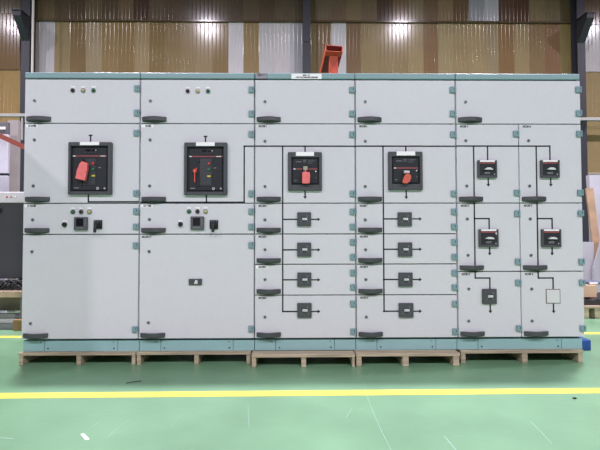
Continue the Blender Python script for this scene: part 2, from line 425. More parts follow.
def mid_breaker(root, px0, px1, py0, py1, flag=False):
    x0, x1, z0, z1 = rect(px0, px1, py0, py1, -.02); m = MB(); w, h = x1-x0, z1-z0
    m.box(x0, x0+w*.085, -.024, 0, z0, z1, bev=.002).box(x1-w*.085, x1, -.024, 0, z0, z1, bev=.002)
    m.box(x0+w*.08, x1-w*.08, -.024, 0, z0, z0+h*.13, bev=.002)
    m.box(x0+w*.08, x1-w*.08, -.019, 0, z0+h*.1, z1, bev=.002, mi=1)
    for k in range(2): m.box(x0+w*.34, x1-w*.36, -.0196, -.018, z0+h*(.22+.07*k), z0+h*(.245+.07*k), mi=2)
    m.cyl((x1-w*.14, -.019, z0+h*.2), .004, -.002, seg=8, mi=3)
    o = m.build('moulded_case_breaker', [SLATE, BFACE, PALEINK, OFFW], root)
    m = MB(); m.box(x0+w*.10, x1-w*.12, -.0255, -.018, z1-h*.10, z1-h*.01); m.build('blank_label', WHITE, o)
    m = MB(); m.box(x0+w*.10, x1-w*.10, -.0205, -.018, z1-h*.20, z1-h*.115, mi=0)
    if flag: m.box(x1-w*.15, x1-w*.09, -.022, -.018, z1-h*.30, z1-h*.19, mi=1)
    m.build('red_stripe', [REDLINE, OFFW], o)
    m = MB(); c = (x0+x1)/2; cz = z0+h*.50
    m.prism([(c-w*.22, cz-h*.04), (c-w*.05, cz+h*.07), (c+w*.12, cz+h*.06), (c+w*.24, cz-h*.02), (c+w*.22, cz-h*.06), (c-w*.1, cz-h*.05)], -.040, -.018, mi=0)
    m.box(c-w*.1, c+w*.12, -.024, -.018, cz-h*.16, cz-h*.08, bev=.001, mi=1)
    m.build('toggle', [OFFW, BPAN], o)
    return o

cabs = [cabinet(i, l) for i, l in enumerate((
    'light grey switchgear cabinet at the left end, large pink tag on its air breaker',
    'light grey switchgear cabinet with a thin red key tag on its air breaker',
    'light grey switchgear cabinet under the white lettered nameplate, pink tag on its breaker',
    'light grey switchgear cabinet with a salmon tag and four small feeder breakers',
    'widest grey switchgear cabinet at the right end with two narrow door columns'))]

# --- cabinet 1
c = cabs[0]
door(c, X[0], X[1], Z1, ZT, locks=[(34.7, 100.8)], hinges=(88.7, 113))
door(c, X[0], X[1], Z2, Z1, locks=[(34.4, 140), (33.4, 186)], hinges=(133.2, 193.2), text='IN COMER', bg=WHITE)
door(c, X[0], X[1], Z3, Z2, locks=[(32.8, 219.9)], hinges=(211.3, 226.6), text='ICT INCOMER', tw=.07, bg=WHITE)
door(c, X[0], X[1], ZP, Z3, locks=[(32, 251.7), (30.7, 323.5)], hinges=(245.3, 329))
for px, l in ((72, LRED), (82.4, LYEL), (92.8, LGRN)): lamp(c, px, 90, l)
for px, l in ((72.2, LGRN), (80.5, LRED), (88.8, LYEL)): lamp(c, px, 211.8, l)
knob(c, 63.6, 224.6); meter(c, 73.5, 87, 217, 230.3); rotary(c, 93.3, 101.8, 220, 229, 94.4, 228, 232.6)
air_breaker(c, 67.8, 111.3, 142, 194.4, 70.9, 107.9, 146, 191.4, (79.9, 99.2, 141.8, 145.1), 156,
    (82.4, 95.7, 158.5, 185.2), ((93.4, 163.4), (93.3, 169.1), (93.4, 175.7)), ((97.6, 188.3), (104.6, 188.3)), 'grey framed air circuit breaker with a pink tag')
m = Mimic(); line(m, [(90.6, 135.5), (90.6, 142)]); line(m, [(89.3, 135.3), (91.9, 135.3)], .010)
line(m, [(88.4, 194.4), (88.4, 201.7), (138.3, 201.9)]); m.build('mimic_line', BLACK, c)
# --- cabinet 2
c = cabs[1]
door(c, X[1], X[2], Z1, ZT, locks=[(150.5, 101)], hinges=(89.9, 113.9))
door(c, X[1], X[2], Z2, Z1, locks=[(150.2, 140), (149.7, 186)], hinges=(134.2, 193.5), text='INCOMER', tw=.045, bg=WHITE, tx=.04)
door(c, X[1], X[2], Z3, Z2, locks=[(149.5, 219.5)], hinges=(211.4, 226.6), text='ICT TIER', bg=WHITE)
door(c, X[1], X[2], ZP, Z3, locks=[(149.2, 251.5), (148.4, 322.7)], hinges=(245, 328.5), text='MCC08 17', tw=.075, tx=.018)
for px, l in ((187.4, LRED), (197.5, LYEL), (207.7, LGRN)): lamp(c, px, 90.7, l)
for px, l in ((188.7, LGRN), (197.2, LRED), (205.3, LYEL)): lamp(c, px, 211.4, l)
knob(c, 180, 224.2); meter(c, 190.3, 203.8, 216.3, 229.8); rotary(c, 209.5, 218, 220, 229, 212.7, 228, 232.2)
air_breaker(c, 183.9, 227, 142.4, 195, 187.2, 223.6, 146.8, 191.8, (196, 214.7, 142.1, 145.9), 156.5,
    (199.4, 212, 158.2, 186), ((209, 163.6), (208.8, 169.4), (209, 176.2)), ((213.4, 188.6), (220.8, 188.6)), 'grey framed air circuit breaker with a thin red key')
x0, x1, z0, z1 = rect(189, 202, 278.8, 284.8)
m = MB(); m.box(x0, x1, -.014, 0, z0, z1, bev=.002)
o = m.build('control_switch', [SLATE], c)
x0, x1, z0, z1 = rect(195.4, 198.2, 280, 283.8); m = MB(); m.box(x0, x1, -.028, -.012, z0, z1, bev=.003)
m.box(x0-.006, x0+.01, -.02, -.012, z0, z0+.012).build('toggle', OFFW, o)
m = Mimic(); line(m, [(205.5, 136.6), (205.5, 142.4)]); line(m, [(204.2, 136.4), (206.8, 136.4)], .010)
line(m, [(141, 202.3), (244.2, 202.2), (244.2, 146.2), (253.6, 146.2)]); line(m, [(206.4, 195), (206.4, 202.3)])
m.build('mimic_line', BLACK, c)

# --- cabinets 3 and 4
def feeder(ci, dx, first, lastdx):
    c = cabs[ci]; xa, xb = X[ci], X[ci+1]
    lx = (265, 365.2)[ci-2]
    door(c, xa, xb, Z1, ZT, locks=[(lx, 101.7)], hinges=(90.1, 113.9))
    door(c, xa, xb, Z2, Z1, locks=[(lx, 141.3), (lx, 186.5)], hinges=(134.6, 193.6), text='MCC08 %d' % first)
    seams = [Z2, Z3, Zq, Zr, ZP]
    lk = (219.8, 249.7, 279.6, 317); hs = ((211.6, 226.6), (241.9, 256.7), (272.5, 287), (303.4, 331.2))
    for k in range(4):
        door(c, xa, xb, seams[k+1], seams[k], locks=[(lx+.35*k*(ci-2), lk[k])], hinges=hs[k], text='MCC08 %d' % (first+k+1),
             bg=WHITE if (ci, k) == (2, 2) else None)
feeder(2, 0, 1, 0); feeder(3, 0, 6, 0)
c = cabs[2]
moulded_breaker(c, 288, 321.9, 152, 190.5, 291.6, 318.9, 157.4, 184.6, (295.9, 314, 151.9, 155.9), 169, (303.3, 307.6, 166.2, 170.4), BEIGE, 'framed moulded case breaker with a pink tag')
sq = ((297.2, 311.1, 212.2, 226.1), (297.2, 311.2, 242.6, 256.6), (297.3, 311.3, 272.6, 286.6), (297.3, 311.6, 303.2, 317.8))
for q in sq: small_breaker(c, *q)
m = Mimic()
line(m, [(255.2, 146.2), (354.3, 146.2)]); line(m, [(305.1, 146.2), (305.1, 152)]); line(m, [(305.1, 190.5), (305.1, 196.3)]); arrow(m, 305.1, 196.3, 'd')
line(m, [(282.6, 146.2), (282.8, 311.4)])
for (a, b, p, q) in sq:
    yy = (p+q)/2 + (0.2 if p < 300 else 1); line(m, [(282.7, yy), (a, yy)]); line(m, [(b, yy), (317.6, yy)], .010); arrow(m, 317.6, yy, 'r')
m.build('mimic_line', BLACK, c)
c = cabs[3]
moulded_breaker(c, 388.6, 422.8, 151.6, 190, 392.2, 419.7, 156.5, 183.8, (396.7, 415.2, 151.4, 155.4), 168, (404.2, 409.6, 170.6, 173.2), OFFW, 'framed moulded case breaker with a salmon tag')
sq = ((398, 412, 212.2, 226), (398.4, 412.5, 242.4, 256.5), (398.8, 412.8, 272.6, 286.7), (399.1, 413.6, 303.2, 317.6))
for q in sq: small_breaker(c, *q)
m = Mimic()
line(m, [(355.8, 146.2), (454.4, 146.2)]); line(m, [(405.8, 146.2), (405.8, 152)]); line(m, [(406.2, 190), (406.2, 196.5)]); arrow(m, 406.2, 196.5, 'd')
line(m, [(382.8, 146.2), (384.2, 311.4)])
for (a, b, p, q) in sq:
    yy = (p+q)/2 - .2 + (0 if p < 300 else 1); line(m, [(383.6, yy), (a, yy)]); line(m, [(b, yy), (419.2, yy)], .010); arrow(m, 419.2, yy, 'r')
m.build('mimic_line', BLACK, c)
# --- cabinet 5
c = cabs[4]
door(c, X[4], X[5], Z1, ZT, locks=[(465.5, 102)], hinges=(89.9, 113.4))
door(c, X[4], XM, Z2, Z1, locks=[(465.7, 140.7), (466.7, 186)], hinges=(134, 192.8), text='MCC08 11', tw=.066)
door(c, XM, X[5], Z2, Z1, locks=[(528.5, 140.7), (529.5, 186)], hinges=(134, 192.7), text='MCC08 14', tw=.066)
door(c, X[4], XM, Z5, Z2, locks=[(467.2, 219), (468, 255.3)], hinges=(213.4, 261.5), text='MCC08 12', tw=.066)
door(c, XM, X[5], Z5, Z2, locks=[(530.2, 219), (531, 255.3)], hinges=(213.2, 261.5), text='MCC08 15', tw=.066)
door(c, X[4], XM, ZP, Z5, locks=[(468.7, 289), (468.7, 321)], hinges=(282.4, 328), text='MCC08 13', tw=.066)
door(c, XM, X[5], ZP, Z5, locks=[(531.6, 289), (532, 321)], hinges=(282.4, 328), text='MCC08 16', tw=.066)
mid_breaker(c, 478, 497.1, 160.2, 177.7); mid_breaker(c, 541, 559.7, 160.1, 177.7)
mid_breaker(c, 479.2, 498.6, 229.2, 247, True); mid_breaker(c, 542, 561.3, 229.2, 247.1)
small_breaker(c, 482.8, 497, 289, 304)
x0, x1, z0, z1 = rect(545.8, 560.2, 289, 303.5); m = MB()
m.box(x0, x1, -.003, 0, z0, z1, mi=1).box(x0+.006, x1-.006, -.005, -.001, z0+.006, z1-.006, bev=.001, mi=0)
m.build('blanking_plate', [OFFW, mat('plate_edge', (120, 112, 108), .6)], c)
m = Mimic()
line(m, [(456.4, 146.2), (549.7, 146.0)])
line(m, [(473.4, 146.2), (475.3, 278)]); line(m, [(475.3, 278), (489.8, 278)]); line(m, [(489.8, 278), (489.9, 289)]); line(m, [(490.2, 304), (490.3, 311)]); arrow(m, 490.3, 310.6, 'd')
line(m, [(487.5, 146.2), (487.6, 160.2)]); line(m, [(488.2, 177.7), (488.3, 184)]); arrow(m, 488.3, 184, 'd')
line(m, [(474.4, 218.6), (489, 218.6)]); line(m, [(489, 218.6), (489.2, 229.3)]); line(m, [(489.6, 247), (489.7, 253)]); arrow(m, 489.7, 252.8, 'd')
line(m, [(536, 146.2), (538.3, 278)]); line(m, [(538.3, 278), (553, 278)]); line(m, [(553, 278), (553.1, 289)]); line(m, [(553.4, 303.5), (553.6, 311)]); arrow(m, 553.6, 310.6, 'd')
line(m, [(549.7, 146), (550, 160.2)]); line(m, [(550.6, 177.7), (550.8, 184)]); arrow(m, 550.8, 184, 'd')
line(m, [(537.2, 218.6), (552, 218.6)]); line(m, [(552, 218.6), (552.2, 229.3)]); line(m, [(552, 247), (552.1, 253)]); arrow(m, 552.1, 252.8, 'd')
m.build('mimic_line', BLACK, c)
# --- plates on the roof strip of cabinet 3
c = cabs[2]
x0, x1, z0, z1 = rect(255.6, 267.2, 73.6, 79.2); m = MB()
m.box(x0, x1, -.010, -.004, z0, z1, bev=.001, mi=0).box(x0+.003, x1-.003, -.0108, -.009, z0+.003, z1-.003, mi=1)
p = at(259.4, 75.4); m.cyl((p.x, -.0105, p.z), .012, -.001, seg=18, mi=2).cyl((p.x, -.0112, p.z), .006, -.0008, seg=14, mi=1)
m.box(p.x+.010, p.x+.045, -.0114, -.0105, p.z-.003, p.z+.002, mi=2)
m.build('maker_plate', [mat('plate_rim', (88, 90, 98), .4, .3), mat('plate_grey', (140, 142, 150), .4, .2), INK], c)
x0, x1, z0, z1 = rect(291.4, 321.6, 74.2, 79.2); m = MB()
m.box(x0, x1, -.0085, -.004, z0, z1, mi=0)
xm, zc, hh = (x0+x1)/2, (z0+z1)/2, z1-z0
m.text('MCC  LT', xm-.03, -.0092, zc+hh*.20, .0165, width=.055, mi=1)
m.text('LOW VOLTAGE SWITCHBOARD', xm-.085, -.0092, zc-hh*.22, .0165, width=.175, mi=1)
m.build('nameplate', [WHITE, INK], c, label='white nameplate with two lines of black lettering')

# ------------------------------------------------------------------ tags hanging on the breakers
def sheet(name, pts, y0, y1, mt, label, waves=None):
    m = MB(); P = [at(*p, y0) for p in pts]
    m.prism([(p.x, p.z) for p in P], y0, y1)
    bmesh.ops.bevel(m.bm, geom=list(m.bm.edges), offset=.0025, segments=2, affect='EDGES')
    cx = sum(p.x for p in P)/len(P); zm = max(p.z for p in P)
    return m, (cx, (y0+y1)/2, zm)
m, o0 = sheet('', ((81.8,161.2),(87.2,162.9),(87.0,169),(84.6,180.6),(75.1,178.5),(76.6,170.5),(79.2,163.6)), -.062, -.032, PINK, '')
p = at(82.6, 159.6, -.03); m.box(p.x-.010, p.x+.010, -.045, -.0225, p.z-.022, p.z+.006, bev=.002, mi=1)
o = m.build('lockout_tag', [PINK, DEEP], None, o0); tag(o, 'large pink tag hanging tilted on the left end cabinet\'s breaker', 'tag', 'tags on the breakers')
m = MB(); p = at(194.8, 170.7, -.04); q = at(194.6, 182.2, -.04)
m.cyl((p.x, -.034, p.z), .0145, -.010, seg=20)
m.bar((p.x-.001, -.039, p.z-.01), (q.x, -.039, q.z), .006, .008)
m.bar((p.x+.004, -.030, p.z+.012), (p.x+.012, -.020, p.z+.024), .005, .005)
o = m.build('key_tag', mat('coral_red', (226, 84, 68), .45), None, (p.x, -.036, p.z)); tag(o, 'thin red key tag on the air breaker of the second cabinet', 'tag', 'tags on the breakers')
m, o0 = sheet('', ((302.2,172.3),(304,171.5),(309.5,172),(310.2,175),(309.8,183.2),(306,183.6),(302.2,183.3)), -.064, -.0502, PINK, '')
m.bar((at(305.6, 172.5, -.05).x, -.0525, at(305.6, 172.5, -.05).z), (at(305.6, 170, -.05).x, -.0525, at(305.6, 169.8, -.05).z), .006, .008)
o = m.build('lockout_tag', PINK, None, o0); tag(o, 'pink tag hanging straight under a beige toggle, below the white nameplate', 'tag', 'tags on the breakers')
m, o0 = sheet('', ((405.2,174.6),(408,173.4),(411.1,175),(411.3,178),(410,181.6),(406.9,183.5),(402.2,182.8),(402.8,180)), -.064, -.0502, SALMON, '')
m.bar((at(407, 175, -.05).x, -.0525, at(407, 175, -.05).z), (at(407, 172, -.05).x, -.0525, at(407, 172.4, -.05).z), .006, .008)
o = m.build('lockout_tag', SALMON, None, o0); tag(o, 'salmon red tag hanging crooked under a white toggle on the fourth cabinet', 'tag', 'tags on the breakers')

# ------------------------------------------------------------------ pallets
def pallet(px0, px1, Yf, stringers, wd, label, bot):
    x0 = at(px0, 356, Yf).x; x1 = at(px1, 356, Yf).x
    r = empty('wooden_pallet', ((x0+x1)/2, (Yf+.95)/2, 0), label, 'pallet', 'pallets under the cabinets')
    n = 8; y = Yf; w = (0.95 - Yf - .02*(n-1))/n
    for k in range(n):
        m = MB(); j = random.uniform(-.004, .004) if k else 0
        m.box(x0+j, x1+j, y, y+w, .076, .0995, bev=.002); m.build('deck_board', wd, r); y += w+.02
    for a, b in stringers:
        xa, xb = at(a, 361, Yf).x, at(b, 361, Yf).x
        m = MB(); m.box(xa, xb, Yf+.006, .94, .0, .0755, bev=.002); m.build('stringer', wd, r)
pallet(18.2, 135.4, -.005, ((18.4, 22.6), (76, 80.6), (131.4, 135)), WOODB, 'weathered wooden pallet under the left end cabinet', 365)
pallet(136.2, 250.8, .0, ((136.4, 140.4), (194, 198.4), (246.4, 250.4)), WOODB, 'weathered wooden pallet under the cabinet holding the thin red key tag', 365)
pallet(251.4, 355.2, -.10, ((251.6, 256), (301.3, 306.2), (352.3, 354.9)), WOODA, 'pale wooden pallet jutting forward under the cabinet with the white nameplate', 368)
pallet(356.2, 460, -.085, ((356.6, 361.8), (402.8, 409), (453.6, 459.6)), WOODA, 'pale wooden pallet jutting forward under the cabinet with the salmon tag', 367)
pallet(461, 583.6, -.005, ((461.4, 466), (522.6, 528.2), (578.8, 583.2)), WOODB, 'wooden pallet under the widest cabinet at the right end', 363.5)

# ------------------------------------------------------------------ odds and ends lying on the cabinet roofs
def lie(name, px0, px1, Y, h, d, mt, label, cat):
    a, b = at(px0, 72, Y).x, at(px1, 72, Y).x; m = MB()
    n = 8; pts = [(a+(b-a)*k/n, ZTOP + h*(.75+.25*math.sin(k*2.1))) for k in range(n+1)]
    m.prism(pts + [(b, ZTOP+.0005), (a, ZTOP+.0005)], Y, Y+d)
    o = m.build(name, mt, None, ((a+b)/2, Y+d/2, ZTOP+.0005)); tag(o, label, cat)
lie('paper_strip', 94.5, 112, .02, .014, .2, WHITE, 'crumpled white paper lying on the left end cabinet\'s roof', 'paper')
lie('cardboard_sheet', 168, 247, .03, .012, .5, mat('raw_cardboard', (196, 172, 130), .8, var=.1), 'flat tan cardboard sheet lying on the second cabinet\'s roof', 'cardboard')
lie('foam_strip', 364, 398, .03, .010, .3, mat('cream_foam', (235, 225, 200), .6), 'thin cream foam strip lying on the roof of the fourth cabinet', 'packing')
lie('paper_scrap', 562, 567.5, .03, .018, .05, WHITE, 'small white scrap on the roof near the right end', 'paper')

# ------------------------------------------------------------------ floor
def floor_mat():
    m = mat('green_epoxy', (115, 158, 122), 0.36, var=0.16, scale=1.3)
    nt = m.node_tree; b = nt.nodes['Principled BSDF']
    tc = [n for n in nt.nodes if n.type == 'TEX_COORD'][0]; rp = [n for n in nt.nodes if n.type == 'VALTORGB'][0]
    n2 = nt.nodes.new('ShaderNodeTexNoise'); n2.inputs['Scale'].default_value = 14; n2.inputs['Detail'].default_value = 6
    mp = nt.nodes.new('ShaderNodeMapping'); mp.inputs['Rotation'].default_value = (0, 0, .9); mp.inputs['Scale'].default_value = (.5, 2.2, 1)
    nt.links.new(tc.outputs['Object'], mp.inputs['Vector']); nt.links.new(mp.outputs['Vector'], n2.inputs['Vector'])
    r2 = nt.nodes.new('ShaderNodeValToRGB'); r2.color_ramp.elements[0].position = .62; r2.color_ramp.elements[1].position = .8
    r2.color_ramp.elements[0].color = (0, 0, 0, 1); r2.color_ramp.elements[1].color = (.35, .35, .35, 1)
    nt.links.new(n2.outputs['Fac'], r2.inputs['Fac'])
    mx = nt.nodes.new('ShaderNodeMix'); mx.data_type = 'RGBA'
    nt.links.new(r2.outputs['Color'], mx.inputs['Factor']); nt.links.new(rp.outputs['Color'], mx.inputs['A'])
    mx.inputs['B'].default_value = lin((150, 190, 168)) + (1,)
    nt.links.new(mx.outputs['Result'], b.inputs['Base Color'])
    mr = nt.nodes.new('ShaderNodeMapRange'); mr.inputs['To Min'].default_value = .26; mr.inputs['To Max'].default_value = .42
    nt.links.new(n2.outputs['Fac'], mr.inputs['Value']); nt.links.new(mr.outputs['Result'], b.inputs['Roughness'])
    return m
m = MB(); m.box(-14, 14, -14, 6.5, -.2, 0); floor = m.build('floor', floor_mat()); floor['kind'] = 'structure'
YL = mat('yellow_floor_paint', (226, 217, 92), .42, var=.07, scale=5)
for (p, q, w) in ((fl(0, 395.8), fl(600, 390.6), .105), (fl(8, 336.9), fl(595, 333.3), .10)):
    m = MB(); s = (q.y-p.y)/(q.x-p.x); ya = lambda x: p.y + s*(x-p.x)
    a, b = -13.5, 13.5
    m.prism([(a, ya(a)-w/2), (b, ya(b)-w/2), (b, ya(b)+w/2), (a, ya(a)+w/2)], 0.0, .0012, axis='z')
    m.build('yellow_line', YL, floor)
SCR = mat('scratch', (142, 178, 156), .6)
for pts, w in ((((108,437),(118,428),(129.5,420)), .004), (((88,429),(101,421)), .004), (((374,372),(366,377),(364,385),(370,405),(381,430),(392,452)), .003),
          (((248,405),(249,428)), .003), (((530,421),(541,432),(552,444)), .004), (((444,436),(456,450)), .006), (((170,430),(180,415)), .002), (((0,437.5),(14,439)), .006), (((352,408),(346,418)), .003)):
    P = [fl(*p) for p in pts]; m = MB()
    for a, b in zip(P, P[1:]):
        d = (b-a).normalized(); n = Vector((-d.y, d.x, 0))*w/2
        m.prism([((a+n).x, (a+n).y), ((a-n).x, (a-n).y), ((b-n).x, (b-n).y), ((b+n).x, (b+n).y)], 0, .0008, axis='z')
    m.build('scratch', SCR, floor)
P = [fl(*p) for p in ((80.5, 434.5), (84, 434), (89.5, 439.6), (85.5, 440.6))]; m = MB()
m.prism([(p.x, p.y) for p in P], .0006, .003, axis='z'); o = m.build('paper_scrap', WHITE, None, (P[0].x, P[0].y, 0)); tag(o, 'small white paper scrap on the green floor in front', 'paper')
p, q = fl(126, 383.6), fl(141, 381.6); m = MB(); m.tube([p+Vector((0,0,.004)), (p+q)/2+Vector((.01,.006,.006)), q+Vector((0,0,.004))], .0022)
o = m.build('wire_offcut', INK, None, p); tag(o, 'short dark wire offcut lying on the floor before the yellow line', 'wire')
p = fl(574, 398.5); m = MB(); m.box(p.x-.012, p.x+.012, p.y-.012, p.y+.0, .0005, .009, bev=.003); m.box(p.x-.004, p.x+.012, p.y-.006, p.y-.002, .0005, .004)
o = m.build('rubber_bit', INK, None, p); tag(o, 'tiny black scrap on the floor at the right, near the yellow line', 'debris')

# blue block beside the right end plinth
a, b = at(584.4, 346, .40).x, at(591.3, 346, .40).x; m = MB()
zt = at(588, 340, .40).z
m.box(a-.03, b, .40, .62, .0005, zt, bev=.008, seg=2).box(a-.02, b-.012, .395, .40, .02, zt-.02)
o = m.build('blue_crate', mat('blue_plastic', (36, 78, 150), .45), None, ((a+b)/2, .5, 0)); tag(o, 'small blue plastic crate on the floor beside the right end cabinet', 'crate')

# ------------------------------------------------------------------ back wall of corrugated sample panels
WY = 6.25
PITCH_W = at(316, 40, WY).x*0 + 0.0815
def wall():
    swl = [(-400, (160,128,76)), (-4, (158,122,76)), (8, (150,112,66)), (18, (120,116,112)), (27, (168,160,150)), (37, (214,210,214)), (52, (172,146,98)), (68, (150,120,74)), (84, (178,156,116)), (100, (166,134,82)), (117, (160,128,76)), (133, (176,150,102)),
      (148, (152,122,72)), (164, (160,132,84)), (180, (164,138,92)), (196, (172,146,100)), (212, (156,126,76)), (228, (226,222,224)), (243, (172,142,92)), (259, (216,212,214)), (275, (224,218,218)), (290, (206,205,212)),
      (303, (160,140,86)), (316, (138,110,78)), (332, (224,222,225)), (347, (134,104,72)), (362, (172,146,96)), (378, (170,142,92)), (394, (168,140,90)), (410, (178,152,100)), (425, (142,106,70)), (440, (178,156,106)),
      (455, (174,148,98)), (471, (178,152,100)), (487, (172,150,108)), (501, (158,118,70)), (517, (176,150,100)), (532, (158,126,82)), (548, (156,112,74)), (563, (158,136,80)), (576, (168,136,82)), (640, (160,130,84)), (900, (160,130,84))]
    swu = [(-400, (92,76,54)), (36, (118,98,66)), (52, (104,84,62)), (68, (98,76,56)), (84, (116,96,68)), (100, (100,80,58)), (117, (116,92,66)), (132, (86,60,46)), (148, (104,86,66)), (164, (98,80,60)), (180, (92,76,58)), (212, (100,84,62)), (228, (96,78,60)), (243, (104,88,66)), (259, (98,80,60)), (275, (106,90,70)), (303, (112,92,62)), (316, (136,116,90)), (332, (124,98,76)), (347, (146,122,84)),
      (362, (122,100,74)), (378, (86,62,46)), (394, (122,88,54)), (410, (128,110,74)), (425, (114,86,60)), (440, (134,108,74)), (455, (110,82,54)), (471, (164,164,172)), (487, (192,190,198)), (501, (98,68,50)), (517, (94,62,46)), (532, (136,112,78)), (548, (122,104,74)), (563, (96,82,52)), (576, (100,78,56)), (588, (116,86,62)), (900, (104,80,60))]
    mats = []; idx = {}
    def mi(c):
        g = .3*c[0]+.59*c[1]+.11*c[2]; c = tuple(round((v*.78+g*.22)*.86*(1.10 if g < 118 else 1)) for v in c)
        if c not in idx:
            idx[c] = len(mats); mats.append(mat('corrugated_sheet_%d_%d_%d' % c, c, .16, var=.05, scale=3.0, spec=.27, bump=.05))
        return idx[c]
    bm = MB(); pitch = .0825
    def tier(sw, z0, z1, y0, px_lo=None, px_hi=None):
        for (pa, c), (pb, _) in zip(sw, sw[1:]):
            xa, xb = at(pa, 225, WY).x, at(pb, 225, WY).x
            n = max(1, round((xb-xa)/pitch)); w = (xb-xa)/n; k = mi(c)
            prof = []
            for i in range(n):
                x = xa + i*w
                prof += [(x, 0)] + [(x+w*(.74+.26*q/4), -.0045*(1-math.cos(2*math.pi*q/4))/2) for q in range(0, 4)]
            prof.append((xb, 0))
            lo = [bm.bm.verts.new((x, y0+y, z0)) for x, y in prof]; hi = [bm.bm.verts.new((x, y0+y, z1)) for x, y in prof]
            for i in range(len(prof)-1): bm.face([lo[i], lo[i+1], hi[i+1], hi[i]], k).smooth = (i % 5 != 0)
    zs = at(300, 21.8, WY).z; zb = at(590, 173, WY).z
    ce = [(p, c) for p, c in swl if p >= 18 and p <= 588]
    tier(ce[:-1] + [(588, None)], zb, zs, WY)
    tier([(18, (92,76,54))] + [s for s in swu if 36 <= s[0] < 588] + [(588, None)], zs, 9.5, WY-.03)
    # left bay
    zl = at(5, 70, WY).z; zl2 = at(5, 14, WY).z
    tier([(-700, (196,160,96)), (-30, (190,152,88)), (2, (196,158,92)), (18, None)], zb, zl, WY)
    tier([(-700, (150,116,74)), (-20, (148,114,72)), (8, (136,102,64)), (18, None)], zl, zl2, WY-.02)
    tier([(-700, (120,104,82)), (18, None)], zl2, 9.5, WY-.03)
    # right bay
    z1, z2 = at(594, 72, WY).z, at(594, 25, WY).z
    tier([(588, (178,150,98)), (604, (166,136,86)), (1400, None)], zb, z1, WY)
    tier([(588, (214,206,208)), (1400, None)], z1, z2, WY-.015)
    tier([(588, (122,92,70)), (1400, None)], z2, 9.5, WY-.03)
    k = mi((206, 205, 210))
    bm.box(-14, 14, WY-.02, WY+.2, 0, zb, mi=k)
    bm.box(-14, 14, WY+.03, WY+.2, zb, 9.5, mi=k)
    # flashing strips between the tiers
    k2 = mi((98, 78, 54)); bm.box(at(18,20,WY).x, at(588,20,WY).x, WY-.045, WY, zs-.02, zs+.015, mi=k2)
    k3 = mi((205, 190, 160)); bm.box(-14, 14, WY-.03, WY, zb-.03, zb+.01, mi=k3)
    return bm.build('wall_back', mats)
w = wall(); w['kind'] = 'structure'

m = MB(); m.box(-2.92, -2.80, -1.525, .35, 0, 2.3, bev=.004)  # unseen slab added off-frame to cast shade on the left end cabinet
o = m.build('shade_blocker_left', mat('shade_blocker_grey', (190, 190, 192), .6)); o['kind'] = 'structure'
COLM = mat('dark_column_paint', (48, 49, 57), .5, var=.08)
for i, (pa, pb) in enumerate(((19, 27.4), (303.2, 311), (580.3, 588.2))):
    x0, x1 = at(pa, 225, 6.0).x, at(pb, 225, 6.0).x; m = MB()
    m.box(x0, x1, 5.98, 6.0, 0, 9.5).box(x0, x1, 6.18, 6.2, 0, 9.5).box((x0+x1)/2-.006, (x0+x1)/2+.006, 6.0, 6.18, 0, 9.5)
    zt, zb = at(590, 13, 5.66).z, at(583, 43, 5.98).z
    if i != 1:
        m.prism([(5.98, zb), (5.98, zt), (5.66, zt), (5.66, zt-.10)], x0+.01, x1-.01, axis='x')
        m.box(x0-.01, x1+.01, 5.64, 5.98, zt, zt+.02)
    else:
        m.box(x0-.0, x1+.0, 5.965, 5.98, zb, zb+.25)
    o = m.build('trim_%d' % (i+1), COLM); o['kind'] = 'structure'
# pale rail running along the columns
PR = mat('pale_rail_paint', (180, 178, 176), .5)
for i, (py, px, xa, xb, cols) in enumerate(((115.4, 12, -13, 0, (23,)), (119.3, 592, 0.02, 13, (307, 584.5)))):
    zr = at(px, py, 5.9).z; m = MB(); m.box(xa, xb, 5.86, 5.95, zr-.032, zr+.032, bev=.006)
    for pa in cols:
        x = at(pa, 225, 5.95).x; m.prism([(5.98, zr-.25), (5.98, zr-.03), (5.87, zr-.03)], x-.05, x+.05, axis='x', mi=1)
    if i == 0: x = at(22.4, 130, 5.9).x; m.box(x-.014, x+.014, 5.88, 5.91, at(22, 140, 5.9).z, zr-.02)
    o = m.build('trim_%d' % (i+4), [PR, COLM]); o['kind'] = 'structure'
# thin white pipe
p = at(35.4, 40, 5.9); m = MB(); m.cyl((p.x, 5.80, 0), .024, 9.3, axis='z', seg=12)
o = m.build('vertical_pipe', mat('white_pipe', (214, 208, 200), .45), None, (p.x, 5.8, 0)); tag(o, 'thin white vertical pipe before the back wall, above the left end cabinet', 'pipe')

# ------------------------------------------------------------------ orange lifting post with hollow arm
OR = mat('orange_paint', (190, 74, 45), .5, var=.05)
ORD = mat('orange_inside_shade', (118, 46, 38), .6)  # shade inside the arm put into a darker copy of the orange
OY = 2.6
r = empty('lifting_post', (at(333.5, 70, OY).x, OY, 0), 'orange steel post with a hollow inclined arm rising behind the nameplate cabinet', 'machine')
x0, x1 = at(329.2, 62, OY-.14).x, at(338, 62, OY-.14).x; m = MB(); m.box(x0, x1, OY-.14, OY-.01, .02, at(333, 55.5, OY-.14).z, bev=.004)
m.build('post', OR, r)
m = MB(); m.box(x0-.2, x1+.2, OY-.15, OY+.35, 0, .02, bev=.004).build('base_plate', OR, r)
A = at(334.3, 51.5, OY-.22); B = at(327.5, 78, OY+.30)      # mouth and root of the arm's underside
t = (A-B).normalized(); side = Vector((1, 0, 0)); side = (side - t*side.dot(t)).normalized(); nrm = side.cross(t).normalized()
if nrm.z < 0: nrm = -nrm
m = MB(); W, H, T = .225, .098, .006
